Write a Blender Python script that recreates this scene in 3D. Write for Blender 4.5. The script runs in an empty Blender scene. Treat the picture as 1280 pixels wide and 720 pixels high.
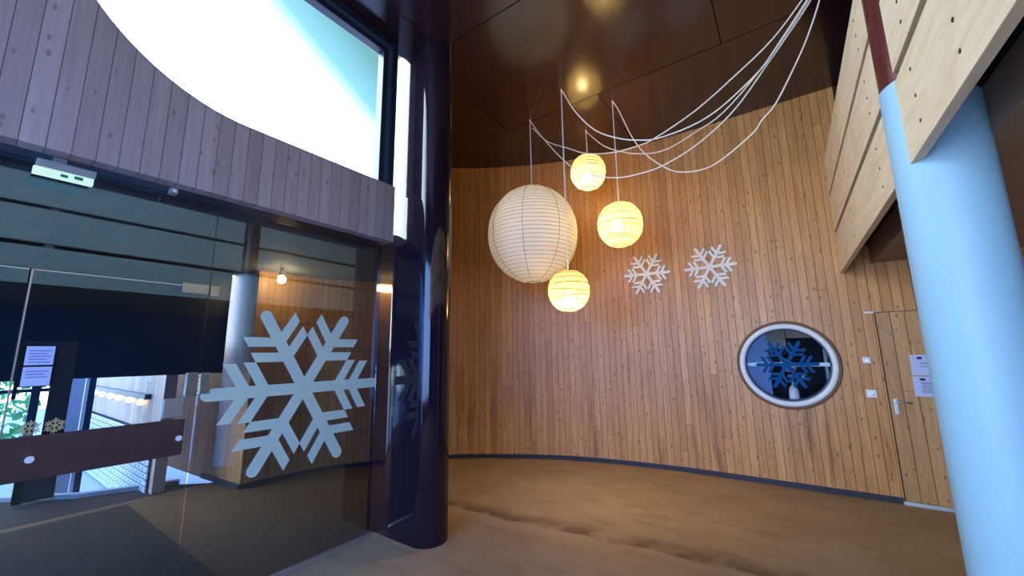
import bpy, bmesh, math, random
from mathutils import Vector, Matrix
random.seed(7)
PI = math.pi
S = bpy.context.scene
C = S.collection
RH = 4.83            # ceiling height
WY = 5.93            # plane of the straight stretch of the back wall
GX = -3.28           # plane of the glazed entrance
BX = 0.57            # plane of the balcony boards

# ------------------------------------------------------------------ helpers
def tag(o, label=None, cat=None, group=None, kind=None):
    if label: o['label'] = label
    if cat: o['category'] = cat
    if group: o['group'] = group
    if kind: o['kind'] = kind
    return o

def empty(name, loc, label=None, cat=None, group=None, kind=None):
    o = bpy.data.objects.new(name, None); C.objects.link(o)
    o.location = loc; o.empty_display_size = .05
    return tag(o, label, cat, group, kind)

def obj(name, bm, mat, parent=None, smooth=False, recalc=True):
    if recalc: bmesh.ops.recalc_face_normals(bm, faces=bm.faces[:])
    me = bpy.data.meshes.new(name); bm.to_mesh(me); bm.free()
    for m in (mat if isinstance(mat, (list, tuple)) else [mat]): me.materials.append(m)
    if smooth:
        for p in me.polygons: p.use_smooth = True
    o = bpy.data.objects.new(name, me); C.objects.link(o)
    if parent is not None:
        o.parent = parent
        if parent.parent is None: o.matrix_parent_inverse = Matrix.Translation(-Vector(parent.location))
    return o

def struct(name, bm, mat, parent=None, smooth=False):
    o = obj(name, bm, mat, parent, smooth)
    if parent is None: o['kind'] = 'structure'
    return o

def box(bm, x0, x1, y0, y1, z0, z1, bev=0.0, mi=0):
    vs = [bm.verts.new((x, y, z)) for x in (x0, x1) for y in (y0, y1) for z in (z0, z1)]
    idx = [(0, 1, 3, 2), (4, 6, 7, 5), (0, 4, 5, 1), (2, 3, 7, 6), (0, 2, 6, 4), (1, 5, 7, 3)]
    fs = [bm.faces.new([vs[i] for i in f]) for f in idx]
    for f in fs: f.material_index = mi
    if bev > 0:
        es = list({e for f in fs for e in f.edges})
        bmesh.ops.bevel(bm, geom=es, offset=bev, segments=2, affect='EDGES', profile=.6)
    return bm

def nbox(*a, bev=0.0):
    return box(bmesh.new(), *a, bev=bev)

def cyl(bm, p0, p1, r0, r1=None, seg=24, caps=True):
    r1 = r0 if r1 is None else r1
    p0, p1 = Vector(p0), Vector(p1)
    d = (p1 - p0).normalized()
    a = Vector((0, 0, 1)) if abs(d.z) < .9 else Vector((1, 0, 0))
    u = d.cross(a).normalized(); v = d.cross(u)
    A = [bm.verts.new(p0 + (u * math.cos(t) + v * math.sin(t)) * r0) for t in [2 * PI * i / seg for i in range(seg)]]
    B = [bm.verts.new(p1 + (u * math.cos(t) + v * math.sin(t)) * r1) for t in [2 * PI * i / seg for i in range(seg)]]
    for i in range(seg):
        f = bm.faces.new((A[i], A[(i + 1) % seg], B[(i + 1) % seg], B[i])); f.smooth = True
    if caps:
        bm.faces.new(A[::-1]); bm.faces.new(B)
    return bm

def lathe(bm, prof, cx, cy, seg=64, close=False):
    rings = []
    for r, z in prof:
        if r < 1e-6: rings.append([bm.verts.new((cx, cy, z))])
        else: rings.append([bm.verts.new((cx + r * math.cos(2 * PI * i / seg), cy + r * math.sin(2 * PI * i / seg), z)) for i in range(seg)])
    for a, b in zip(rings, rings[1:]):
        for i in range(seg):
            j = (i + 1) % seg
            if len(a) == 1 and len(b) == 1: continue
            if len(a) == 1: f = bm.faces.new((a[0], b[j], b[i]))
            elif len(b) == 1: f = bm.faces.new((a[i], a[j], b[0]))
            else: f = bm.faces.new((a[i], a[j], b[j], b[i]))
            f.smooth = True
    return bm

def catmull(pts, n):
    P = [Vector(p) for p in pts]
    P = [P[0] * 2 - P[1]] + P + [P[-1] * 2 - P[-2]]
    out = []
    for i in range(1, len(P) - 2):
        for k in range(n):
            t = k / n
            a, b, c, d = P[i - 1], P[i], P[i + 1], P[i + 2]
            out.append(.5 * ((2 * b) + (c - a) * t + (2 * a - 5 * b + 4 * c - d) * t * t + (3 * b - a - 3 * c + d) * t ** 3))
    out.append(P[-2])
    return out

def tube(bm, pts, r, seg=8, cap=True):
    pts = [Vector(p) for p in pts]
    prev = None; rings = []
    for i, p in enumerate(pts):
        d = (pts[min(i + 1, len(pts) - 1)] - pts[max(i - 1, 0)]).normalized()
        if prev is None:
            a = Vector((0, 0, 1)) if abs(d.z) < .9 else Vector((1, 0, 0))
            u = d.cross(a).normalized()
        else:
            u = (prev - d * prev.dot(d)).normalized()
        prev = u; v = d.cross(u)
        rings.append([bm.verts.new(p + (u * math.cos(2 * PI * k / seg) + v * math.sin(2 * PI * k / seg)) * r) for k in range(seg)])
    for a, b in zip(rings, rings[1:]):
        for k in range(seg):
            f = bm.faces.new((a[k], a[(k + 1) % seg], b[(k + 1) % seg], b[k])); f.smooth = True
    if cap:
        bm.faces.new(rings[0][::-1]); bm.faces.new(rings[-1])
    return bm

# ------------------------------------------------------------------ node helpers
class NT:
    def __init__(self, name):
        self.m = bpy.data.materials.new(name); self.m.use_nodes = True
        self.t = self.m.node_tree; self.t.nodes.clear()
        self.out = self.t.nodes.new('ShaderNodeOutputMaterial')
    def n(self, typ, **kw):
        nd = self.t.nodes.new(typ)
        for k, v in kw.items(): setattr(nd, k, v)
        return nd
    def put(self, sock, v):
        if hasattr(v, 'node'): self.t.links.new(v, sock)
        elif v is not None:
            if isinstance(v, (tuple, list)) and len(v) == 3 and getattr(sock, 'type', '') == 'RGBA': v = (*v, 1)
            sock.default_value = v
    def math(self, op, a, b=None, c=None, clamp=False):
        nd = self.n('ShaderNodeMath', operation=op, use_clamp=clamp)
        self.put(nd.inputs[0], a)
        if b is not None: self.put(nd.inputs[1], b)
        if c is not None: self.put(nd.inputs[2], c)
        return nd.outputs[0]
    def mix(self, f, a, b, mode='MIX'):
        nd = self.n('ShaderNodeMix', data_type='RGBA', blend_type=mode)
        self.put(nd.inputs['Factor'], f); self.put(nd.inputs[6], a); self.put(nd.inputs[7], b)
        return nd.outputs[2]
    def noise(self, vec, scale, detail=4, rough=.5, dist=0.0):
        nd = self.n('ShaderNodeTexNoise'); self.put(nd.inputs['Vector'], vec)
        nd.inputs['Scale'].default_value = scale; nd.inputs['Detail'].default_value = detail
        nd.inputs['Roughness'].default_value = rough; nd.inputs['Distortion'].default_value = dist
        return nd.outputs['Fac']
    def ramp(self, f, stops, interp='LINEAR'):
        nd = self.n('ShaderNodeValToRGB'); cr = nd.color_ramp; cr.interpolation = interp
        while len(cr.elements) < len(stops): cr.elements.new(.5)
        for e, (p, c) in zip(cr.elements, stops):
            e.position = p; e.color = (*c, 1) if len(c) == 3 else c
        self.put(nd.inputs[0], f)
        return nd.outputs[0]
    def smooth(self, v, a, b):
        nd = self.n('ShaderNodeMapRange', interpolation_type='SMOOTHSTEP')
        self.put(nd.inputs[0], v); nd.inputs[1].default_value = a; nd.inputs[2].default_value = b
        return nd.outputs[0]
    def xyz(self, x, y, z=0.0):
        nd = self.n('ShaderNodeCombineXYZ')
        for i, v in enumerate((x, y, z)): self.put(nd.inputs[i], v)
        return nd.outputs[0]
    def sep(self, v):
        nd = self.n('ShaderNodeSeparateXYZ'); self.put(nd.inputs[0], v); return nd.outputs
    def coord(self, which): return self.n('ShaderNodeTexCoord').outputs[which]
    def bump(self, h, strength, dist=.01):
        nd = self.n('ShaderNodeBump'); nd.inputs['Strength'].default_value = strength
        nd.inputs['Distance'].default_value = dist; self.put(nd.inputs['Height'], h); return nd.outputs[0]
    def bsdf(self, col, rough=.5, metal=0.0, spec=.5, normal=None, coat=0.0, coat_r=.1):
        b = self.n('ShaderNodeBsdfPrincipled')
        self.put(b.inputs['Base Color'], col); self.put(b.inputs['Roughness'], rough); self.put(b.inputs['Metallic'], metal)
        self.put(b.inputs['Specular IOR Level'], spec); b.inputs['Coat Weight'].default_value = coat
        b.inputs['Coat Roughness'].default_value = coat_r
        if normal is not None: self.put(b.inputs['Normal'], normal)
        return b
    def done(self, sh):
        self.t.links.new(sh if not hasattr(sh, 'outputs') else sh.outputs[0], self.out.inputs[0]); return self.m

def plain(name, col, rough=.5, metal=0.0, spec=.5, var=.12, scale=14, bump=0.0):
    """a material with a little procedural unevenness"""
    t = NT(name); o = t.coord('Object')
    f = t.noise(o, scale, 5)
    lo = tuple(c * (1 - var) for c in col); hi = tuple(min(1, c * (1 + var)) for c in col)
    c = t.mix(f, lo, hi)
    n = t.bump(t.noise(o, scale * 6, 3), bump, .004) if bump else None
    return t.done(t.bsdf(c, rough, metal, spec, n))

def emit(name, col, st):
    t = NT(name); e = t.n('ShaderNodeEmission'); t.put(e.inputs[0], col); e.inputs[1].default_value = st
    return t.done(e)

def boards(name, base, dark, pw=.09, rough=.45, joint=9.0, knots=1.0, stain=0.0, groove=.045):
    """vertical tongue-and-groove pine boards; UV in metres (u along the wall, v up)"""
    t = NT(name)
    uv = t.sep(t.coord('UV')); u, v = uv[0], uv[1]
    k = t.math('DIVIDE', u, pw); idx = t.math('FLOOR', k); fr = t.math('FRACT', k)
    wn = t.n('ShaderNodeTexWhiteNoise', noise_dimensions='1D'); t.put(wn.inputs['W'], idx)
    r1 = wn.outputs['Value']; rc = t.sep(wn.outputs['Color'])
    vv = t.math('ADD', t.math('DIVIDE', v, joint), t.math('MULTIPLY', r1, 7.3))
    seg = t.math('FLOOR', vv)
    wn2 = t.n('ShaderNodeTexWhiteNoise', noise_dimensions='2D'); t.put(wn2.inputs['Vector'], t.xyz(idx, seg))
    r2 = wn2.outputs['Value']
    off = t.math('MULTIPLY', r2, 31.0)
    # long grain, swirling a little round the knots
    gv = t.xyz(t.math('ADD', t.math('MULTIPLY', u, 26.0), off), t.math('ADD', t.math('MULTIPLY', v, 1.3), off), off)
    g = t.noise(gv, 1.6, 6, .6, .6)
    fine = t.noise(t.xyz(t.math('MULTIPLY', u, 260.0), t.math('MULTIPLY', v, 5.0), off), 1.0, 3, .6)
    col = t.mix(t.ramp(g, [(.3, (0, 0, 0)), (.72, (1, 1, 1))]), dark, base)
    col = t.mix(t.math('MULTIPLY', fine, .22), col, dark)
    # board-to-board tone
    tone = t.math('ADD', t.math('MULTIPLY', r2, .26), .87)
    col = t.mix(1.0, col, t.n('ShaderNodeCombineColor').outputs[0] if False else t.xyz(tone, t.math('POWER', tone, 1.15), t.math('POWER', tone, 1.3)), 'MULTIPLY')
    # knots
    vo = t.n('ShaderNodeTexVoronoi', voronoi_dimensions='2D', feature='F1')
    t.put(vo.inputs['Vector'], t.xyz(t.math('ADD', t.math('MULTIPLY', u, 1 / .075), t.math('MULTIPLY', r1, 3)), t.math('ADD', t.math('MULTIPLY', v, 1 / .17), off)))
    vo.inputs['Scale'].default_value = 1.0; vo.inputs['Randomness'].default_value = 1.0
    pick = t.sep(vo.outputs['Color'])[0]
    kd = t.math('ADD', vo.outputs['Distance'], t.math('MULTIPLY', t.math('SUBTRACT', 1.0, pick), .2))
    kn = t.math('SUBTRACT', 1.0, t.smooth(kd, .085, .165))
    kn = t.math('MULTIPLY', kn, t.math('GREATER_THAN', pick, .42))
    col = t.mix(t.math('MULTIPLY', kn, .9 * knots), col, (dark[0] * .28, dark[1] * .22, dark[2] * .2))
    halo = t.math('MULTIPLY', t.math('SUBTRACT', 1.0, t.smooth(kd, .1, .3)), t.math('GREATER_THAN', pick, .42))
    col = t.mix(t.math('MULTIPLY', halo, .28 * knots), col, dark)
    if stain:
        # reddish runs of old varnish on the lower boards
        sn = t.noise(t.xyz(t.math('MULTIPLY', u, 5.5), t.math('MULTIPLY', v, .55), 3.0), 1.0, 5, .6)
        low = t.math('SUBTRACT', 1.0, t.smooth(v, .5, 2.6))
        s = t.math('MULTIPLY', t.smooth(sn, .5, .66), t.math('ADD', t.math('MULTIPLY', low, .8), .12))
        col = t.mix(t.math('MULTIPLY', s, stain), col, (.27, .105, .035))
    # grooves and end joints
    e = t.math('MINIMUM', fr, t.math('SUBTRACT', 1.0, fr))
    gr = t.math('SUBTRACT', 1.0, t.smooth(e, groove * .35, groove))
    ev = t.math('FRACT', vv); ej = t.math('MULTIPLY', t.math('MINIMUM', ev, t.math('SUBTRACT', 1.0, ev)), joint)
    jn = t.math('SUBTRACT', 1.0, t.smooth(ej, .0015, .004))
    line = t.math('MAXIMUM', gr, t.math('MULTIPLY', jn, .8))
    col = t.mix(t.math('MULTIPLY', line, .85), col, (dark[0] * .25, dark[1] * .2, dark[2] * .18))
    h = t.math('SUBTRACT', t.math('MULTIPLY', g, .12), line)
    return t.done(t.bsdf(col, rough, 0, .4, t.bump(h, .55, .004)))

# ------------------------------------------------------------------ materials
M = {}
M['wall_wood'] = boards('pine boards', (.71, .375, .135), (.50, .225, .070), stain=.75, rough=.38)
M['fascia_wood'] = boards('blue-lit pine boards', (.47, .40, .42), (.36, .295, .30), rough=.6, knots=.65, groove=.03, joint=60.0)  # same pine; lilac tint puts the cast of blue daylight into the colour
M['door_wood'] = boards('door pine boards', (.66, .40, .175), (.46, .235, .09), pw=.118, rough=.42, joint=3.1)
M['vest_wood'] = boards('reddish pine boards', (.50, .24, .10), (.32, .13, .05), rough=.42)
M['out_wood'] = boards('weathered boards', (.62, .47, .36), (.42, .30, .22), pw=.16, rough=.7, knots=.5)

def carpet():
    t = NT('brown carpet'); o = t.coord('Object'); x, y, z = t.sep(o)
    big = t.noise(o, .9, 5, .6); med = t.noise(t.xyz(t.math('MULTIPLY', x, 1.2), t.math('MULTIPLY', y, 4.5)), 1.6, 5, .65); fib = t.noise(o, 260, 2)
    col = t.mix(t.smooth(big, .3, .7), (.36, .245, .135), (.46, .325, .19))
    col = t.mix(t.math('MULTIPLY', t.smooth(med, .48, .72), .45), col, (.24, .145, .072))
    col = t.mix(t.math('MULTIPLY', fib, .35), col, (.17, .105, .055))
    # a worn, darker track across the carpet, y about 3.4
    c = t.math('ADD', t.math('MULTIPLY', x, .095), 3.60)
    d = t.math('SUBTRACT', y, t.math('ADD', c, t.math('MULTIPLY', t.math('SUBTRACT', t.noise(t.xyz(x, 0.0), 2.2, 4), .5), .22)))
    far = t.smooth(d, -.015, .03); fade = t.math('SUBTRACT', 1.0, t.smooth(d, .05, .30))
    band = t.math('MULTIPLY', t.math('MULTIPLY', far, fade), t.smooth(t.noise(o, 3.0, 4), .3, .6))
    col = t.mix(t.math('MULTIPLY', band, .7), col, (.11, .058, .03))
    near = t.math('MULTIPLY', t.math('SUBTRACT', 1.0, t.smooth(d, -.03, .01)), t.smooth(d, -.2, -.02))
    col = t.mix(t.math('MULTIPLY', near, .35), col, (.40, .30, .19))
    return t.done(t.bsdf(col, .95, 0, .15, t.bump(t.math('ADD', fib, t.math('MULTIPLY', med, .3)), .5, .004)))
M['carpet'] = carpet()

def ceil_mat():
    t = NT('glossy brown ceiling panels'); o = t.coord('Object'); x, y, z = t.sep(o)
    def line(v, at, w=.006): return t.math('SUBTRACT', 1.0, t.smooth(t.math('ABSOLUTE', t.math('SUBTRACT', v, at)), w * .5, w))
    row = t.math('FLOOR', t.math('DIVIDE', t.math('SUBTRACT', y, .95), 1.69))
    yj = t.math('FRACT', t.math('DIVIDE', t.math('SUBTRACT', y, .95), 1.69)); yj = t.math('MULTIPLY', t.math('MINIMUM', yj, t.math('SUBTRACT', 1.0, yj)), 1.69)
    sh = t.math('ADD', t.math('MULTIPLY', row, t.math('ADD', t.math('MULTIPLY', row, .8625), -1.1925)), .33)
    xq = t.math('FRACT', t.math('DIVIDE', t.math('SUBTRACT', t.math('ADD', x, 30.69 + 3.05), sh), 2.79)); xj = t.math('MULTIPLY', t.math('MINIMUM', xq, t.math('SUBTRACT', 1.0, xq)), 2.79)
    ln = t.math('MAXIMUM', t.math('SUBTRACT', 1.0, t.smooth(yj, .003, .007)), t.math('SUBTRACT', 1.0, t.smooth(xj, .003, .007)))
    col = t.mix(t.noise(o, 2.0, 4), (.020, .007, .010), (.028, .010, .013))
    col = t.mix(ln, col, (.004, .002, .002))
    rg = t.math('ADD', t.math('MULTIPLY', t.noise(o, 1.2, 3), .10), .13)
    b = t.bsdf(col, t.math('ADD', rg, t.math('MULTIPLY', ln, .5)), 0, .5, t.bump(t.math('ADD', t.math('MULTIPLY', t.noise(o, 60, 2), .04), t.math('MULTIPLY', ln, -1.0)), .12, .004))
    b.inputs['IOR'].default_value = 1.85; t.put(b.inputs['Specular IOR Level'], t.math('MULTIPLY', t.math('SUBTRACT', 1.0, ln), .5))
    return t.done(b)
M['ceiling'] = ceil_mat()

def gloss_paint():
    t = NT('glossy dark brown paint'); o = t.coord('Object'); x, y, z = t.sep(o)
    n = t.noise(t.xyz(t.math('MULTIPLY', x, 6.0), t.math('MULTIPLY', y, 6.0), t.math('MULTIPLY', z, 1.2)), 1.0, 4)
    col = t.mix(n, (.011, .006, .012), (.016, .008, .014))
    b = t.bsdf(col, .08, 0, .5, t.bump(n, .05, .02)); b.inputs['IOR'].default_value = 1.48
    return t.done(b)
M['dark_paint'] = gloss_paint()
M['dark_red'] = plain('red-brown gloss paint', (.085, .018, .016), .22, 0, .5)
M['blue_white'] = plain('pale blue-white paint', (.26, .45, .59), .5, 0, .35, .05, 3, .12)
M['navy'] = plain('dark navy paint', (.014, .022, .045), .35, 0, .5)
M['navy_mid'] = plain('slate blue frame paint', (.05, .09, .16), .3, 0, .5)
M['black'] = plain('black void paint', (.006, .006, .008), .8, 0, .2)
M['carpet_dark'] = plain('dark brown coir carpet', (.060, .036, .024), .95, 0, .1, .25, 40, .3)
M['carpet_brown'] = plain('dimmed brown carpet', (.20, .105, .045), .95, 0, .1, .25, 30, .3)  # room carpet recoloured darker and warmer, dimmer light put into its colour
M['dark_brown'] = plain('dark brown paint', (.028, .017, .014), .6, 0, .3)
M['base'] = plain('dark slate baseboard', (.035, .033, .045), .45, 0, .4)

def ply():
    t = NT('pale plywood'); o = t.coord('Object'); x, y, z = t.sep(o)
    g = t.noise(t.xyz(t.math('MULTIPLY', x, 4.0), t.math('MULTIPLY', y, 1.1), t.math('MULTIPLY', z, 9.0)), 1.6, 6, .6, 1.4)
    f = t.noise(t.xyz(t.math('MULTIPLY', x, 40.0), t.math('MULTIPLY', y, 3.0), t.math('MULTIPLY', z, 90.0)), 1.0, 3)
    c = t.mix(t.smooth(g, .3, .72), (.70, .54, .36), (.82, .70, .52))
    c = t.mix(t.math('MULTIPLY', f, .18), c, (.5, .33, .18))
    bl = t.noise(o, 2.3, 4); c = t.mix(t.math('MULTIPLY', t.smooth(bl, .6, .75), .25), c, (.5, .36, .25))
    return t.done(t.bsdf(c, .5, 0, .35, t.bump(f, .1, .002)))
M['ply'] = ply()
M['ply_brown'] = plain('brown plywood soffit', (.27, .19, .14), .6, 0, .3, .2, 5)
M['screw'] = plain('dark screw head', (.03, .025, .02), .5, .3)
M['metal'] = plain('brushed steel', (.56, .56, .55), .32, 1.0, .5, .1, 40)
M['satin'] = plain('satin aluminium', (.72, .73, .74), .38, .9, .5, .06, 30)
M['white_plastic'] = plain('white plastic', (.80, .81, .80), .4, 0, .5, .04)
M['grey_plastic'] = plain('grey plastic', (.28, .32, .36), .4, 0, .5, .06)
M['snow_wood'] = plain('whitewashed plywood', (.95, .89, .74), .5, 0, .3, .05, 6)
M['snow_film'] = plain('pale mint frosted film', (.60, .75, .63), .7, 0, .2, .05, 5)
M['snow_blue'] = plain('blue film', (.006, .075, .24), .6, 0, .05, .06, 5)
M['snow_gold'] = plain('straw coloured wood', (.55, .42, .20), .6, 0, .3, .08, 5)
M['bar_wood'] = plain('dark stained wood', (.075, .038, .036), .42, 0, .45, .3, 8)
M['paper'] = plain('white paper', (.56, .63, .93), .8, 0, .2, .03)
M['ink'] = plain('blue-grey print', (.22, .28, .50), .8, 0, .2, .05)
M['ink_dark'] = plain('dark print', (.03, .04, .11), .8, 0, .2, .05)
M['cord'] = plain('white cord sheath', (.86, .80, .72), .5, 0, .4, .03)
M['rib'] = plain('bamboo rib', (.16, .10, .035), .7, 0, .2, .1)
M['under_wall'] = plain('navy under-balcony wall', (.03, .055, .11), .7, 0, .3)
M['wall_pale'] = plain('pale blue plaster', (.42, .52, .66), .85, 0, .2, .06, 3)
M['plaster_rough'] = plain('rough dark plaster', (.20, .20, .21), .75, 0, .4, .25, 20, .9)
M['grey_wall'] = plain('grey render', (.40, .45, .52), .9, 0, .2, .08, 3)
M['plaster_pale'] = plain('pale kerb', (.42, .40, .36), .8, 0, .2)
M['board_brown'] = plain('brown varnished board', (.15, .085, .06), .5, 0, .4, .2, 8)
M['paving'] = plain('pale grey paving', (.42, .44, .46), .9, 0, .2, .12, 8)
M['slat'] = plain('pale slat metal', (.68, .75, .82), .5, 0, .4, .05)
M['leaf'] = plain('green leaves', (.13, .42, .10), .6, 0, .3, .5, 9)
M['cream'] = plain('cream board', (.78, .70, .50), .7, 0, .2, .04)
M['exit_face'] = emit('lit emergency panel', (.66, 1.0, .95), .8)
M['exit_mark'] = plain('green pictogram', (.02, .25, .16), .5)
M['bulb'] = emit('warm bulb', (1.0, .71, .36), 310.0)
M['bulb_dim'] = emit('weak warm bulb', (1.0, .70, .34), 85.0)
M['spot'] = emit('lit spotlight lens', (1.0, .66, .24), 130.0)
M['led'] = emit('warm lamp glow', (1.0, .74, .38), 14.0)

def paper_shade(name, col, trans, thru):
    t = NT(name); o = t.coord('Object')
    n = t.noise(o, 9, 5, .65); f = t.noise(o, 70, 3)
    c = t.mix(n, tuple(k * .9 for k in col), col)
    nb = t.bump(t.math('ADD', n, t.math('MULTIPLY', f, .5)), .35, .012)
    d = t.n('ShaderNodeBsdfDiffuse'); t.put(d.inputs[0], c); t.put(d.inputs['Normal'], nb)
    tr = t.n('ShaderNodeBsdfTranslucent'); t.put(tr.inputs[0], c); t.put(tr.inputs['Normal'], nb)
    m1 = t.n('ShaderNodeMixShader'); m1.inputs[0].default_value = trans
    t.t.links.new(d.outputs[0], m1.inputs[1]); t.t.links.new(tr.outputs[0], m1.inputs[2])
    tp = t.n('ShaderNodeBsdfTransparent'); t.put(tp.inputs[0], (1, .93, .75))
    m2 = t.n('ShaderNodeMixShader'); m2.inputs[0].default_value = thru
    t.t.links.new(m1.outputs[0], m2.inputs[1]); t.t.links.new(tp.outputs[0], m2.inputs[2])
    return t.done(m2)
M['shade'] = paper_shade('lit rice paper', (.37, .31, .16), .5, .11)
M['shade_big'] = paper_shade('crinkled rice paper', (.90, .88, .80), .40, .0)

def glass(name, tint, f0, rough=0.0):
    t = NT(name)
    tp = t.n('ShaderNodeBsdfTransparent'); t.put(tp.inputs[0], tint)
    gl = t.n('ShaderNodeBsdfGlossy'); t.put(gl.inputs[0], (.38, .66, 1.0)); gl.inputs['Roughness'].default_value = rough
    fr = t.n('ShaderNodeLayerWeight'); fr.inputs[0].default_value = .5
    fac = t.math('ADD', t.math('MULTIPLY', t.math('POWER', fr.outputs['Facing'], 5.0), 1 - f0), f0)
    mx = t.n('ShaderNodeMixShader'); t.t.links.new(fac, mx.inputs[0])
    t.t.links.new(tp.outputs[0], mx.inputs[1]); t.t.links.new(gl.outputs[0], mx.inputs[2])
    return t.done(mx)
M['glass'] = glass('reflective entrance glass', (.66, .73, .80), .12)
M['clear'] = glass('window glass', (.97, .99, 1.0), .02)

# ------------------------------------------------------------------ room shell
def strip_wall(pts, z0, z1, thick, side):
    """a wall following plan points, UV = metres; side = +1/-1 picks the thickness direction"""
    bm = bmesh.new(); uvl = bm.loops.layers.uv.new('UVMap')
    P = [Vector((p[0], p[1], 0)) for p in pts]
    N = []
    for i in range(len(P)):
        d = (P[min(i + 1, len(P) - 1)] - P[max(i - 1, 0)]).normalized()
        N.append(Vector((-d.y, d.x, 0)) * side * thick)
    L = [0]
    for a, b in zip(P, P[1:]): L.append(L[-1] + (b - a).length)
    up0, up1 = Vector((0, 0, z0)), Vector((0, 0, z1))
    A = [bm.verts.new(p + up0) for p in P]; B = [bm.verts.new(p + up1) for p in P]
    Cc = [bm.verts.new(p + n + up0) for p, n in zip(P, N)]; D = [bm.verts.new(p + n + up1) for p, n in zip(P, N)]
    def quad(vs, uvs):
        f = bm.faces.new(vs)
        for l, uv in zip(f.loops, uvs): l[uvl].uv = uv
        return f
    for i in range(len(P) - 1):
        u0, u1 = L[i], L[i + 1]
        f = quad((A[i], A[i + 1], B[i + 1], B[i]), ((u0, z0), (u1, z0), (u1, z1), (u0, z1)))
        quad((Cc[i + 1], Cc[i], D[i], D[i + 1]), ((u1, z0), (u0, z0), (u0, z1), (u1, z1)))
        quad((B[i], B[i + 1], D[i + 1], D[i]), ((u0, z1),) * 4)
        quad((A[i + 1], A[i], Cc[i], Cc[i + 1]), ((u0, z0),) * 4)
    quad((A[0], B[0], D[0], Cc[0]), ((L[0], z0), (L[0], z1), (L[0], z1), (L[0], z0)))
    quad((A[-1], Cc[-1], D[-1], B[-1]), ((L[-1], z0), (L[-1], z0), (L[-1], z1), (L[-1], z1)))
    return bm

def cut(o, *cutters):
    for c in cutters:
        m = o.modifiers.new('b', 'BOOLEAN'); m.operation = 'DIFFERENCE'; m.solver = 'EXACT'; m.object = c
    bpy.context.view_layer.update()
    dg = bpy.context.evaluated_depsgraph_get()
    me = bpy.data.meshes.new_from_object(o.evaluated_get(dg))
    o.modifiers.clear(); o.data = me
    for c in cutters: bpy.data.objects.remove(c)

curve = [(-5.71, 2.28), (-5.67, 2.67), (-5.58, 3.20), (-5.20, 3.90), (-4.50, 4.73), (-3.71, 5.25), (-3.06, 5.57), (-2.48, 5.745), (-1.92, 5.85), (-1.35, 5.915), (-.9, WY)]
wall_pts = [(-8.2, 2.12), (-6.7, 2.20)] + [(p.x, p.y) for p in catmull([(*c, 0) for c in curve], 6)]
wall_pts += [(.77, WY)]
wall_pts = [wall_pts[0], wall_pts[1]] + [p for p in wall_pts[2:]]
ks = max(i for i, p in enumerate(wall_pts) if p[1] < 4.45 and p[0] < -4)
struct('wall_vestibule_side', strip_wall(wall_pts[:ks + 1], 0, 2.745, .16, 1), M['wall_wood'])
wb = struct('wall_back', strip_wall(wall_pts[ks:], 0, RH, .16, 1), M['wall_wood'])
LEN0 = sum(math.dist(a, b) for a, b in zip(wall_pts[ks:], wall_pts[ks + 1:]))
WIN = (-.058, 1.421); WR = .445
cb = bmesh.new(); cyl(cb, (WIN[0], WY - .4, WIN[1]), (WIN[0], WY + .6, WIN[1]), WR, seg=72)
cut(wb, obj('cutter', cb, M['black']))
for p in wb.data.polygons: p.use_smooth = False
# low stretch of the same wall under the balcony, with the doorway
low = struct('wall_back_right', strip_wall([(.77, WY), (4.6, WY)], 0, 2.78, .16, 1), M['wall_wood'])
uvl = low.data.uv_layers[0].data
for d in uvl: d.uv.x += LEN0
DX0, DX1, DZ = .808, 1.74, 2.003
cut(low, obj('cutter', nbox(DX0, DX1, WY - .4, WY + .045, -.1, DZ), M['black']))
struct('wall_gallery', nbox(.77, 3.7, WY, WY + .12, 2.79, RH), M['dark_brown'])
struct('wall_gallery_side', nbox(3.6, 3.72, -3.7, WY, 2.79, RH), M['black'])
struct('wall_right', nbox(4.6, 4.72, -3.7, WY + .16, 0, 2.79), M['under_wall'])

# front wall behind the camera; its wide opening is added for blue fill light
bm = bmesh.new()
box(bm, -3.13, 4.72, -3.75, -3.62, 0, .5); box(bm, -3.13, 4.72, -3.75, -3.62, 3.9, RH)
box(bm, -3.13, -2.9, -3.75, -3.62, .5, 3.9); box(bm, 1.9, 4.72, -3.75, -3.62, .5, 3.9)
struct('wall_front', bm, M['dark_brown'])

# left wall: board-clad bulkhead over the entrance, with a window whose lower corner is rounded
def left_wall():
    bm = bmesh.new(); uv = bm.loops.layers.uv.new('UVMap')
    R_ = 1.05; cy, cz = 1.05, 3.24 + R_
    out = [(-3.62, 2.68), (2.345, 2.68), (2.345, 3.24)]
    arc = [(cy - R_ * math.sin(a), cz - R_ * math.cos(a)) for a in [PI / 2 * i / 24 for i in range(25)]]
    out += arc + [(0.0, RH), (-3.62, RH)]
    xa, xb = -3.03, -3.13
    A = [bm.verts.new((xa, y, z)) for y, z in out]; B = [bm.verts.new((xb, y, z)) for y, z in out]
    fs = [bm.faces.new(A), bm.faces.new(B[::-1])]
    n = len(out)
    for i in range(n): fs.append(bm.faces.new((A[i], B[i], B[(i + 1) % n], A[(i + 1) % n])))
    for f in fs:
        for l in f.loops: l[uv].uv = (l.vert.co.y + (l.vert.co.x - xa) * .0 + 20.0, l.vert.co.z)
    return bm
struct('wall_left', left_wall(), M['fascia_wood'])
struct('trim_1', nbox(-3.345, -3.035, -3.62, 2.36, 2.684, 2.73), M['navy'])       # soffit under the bulkhead

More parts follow.
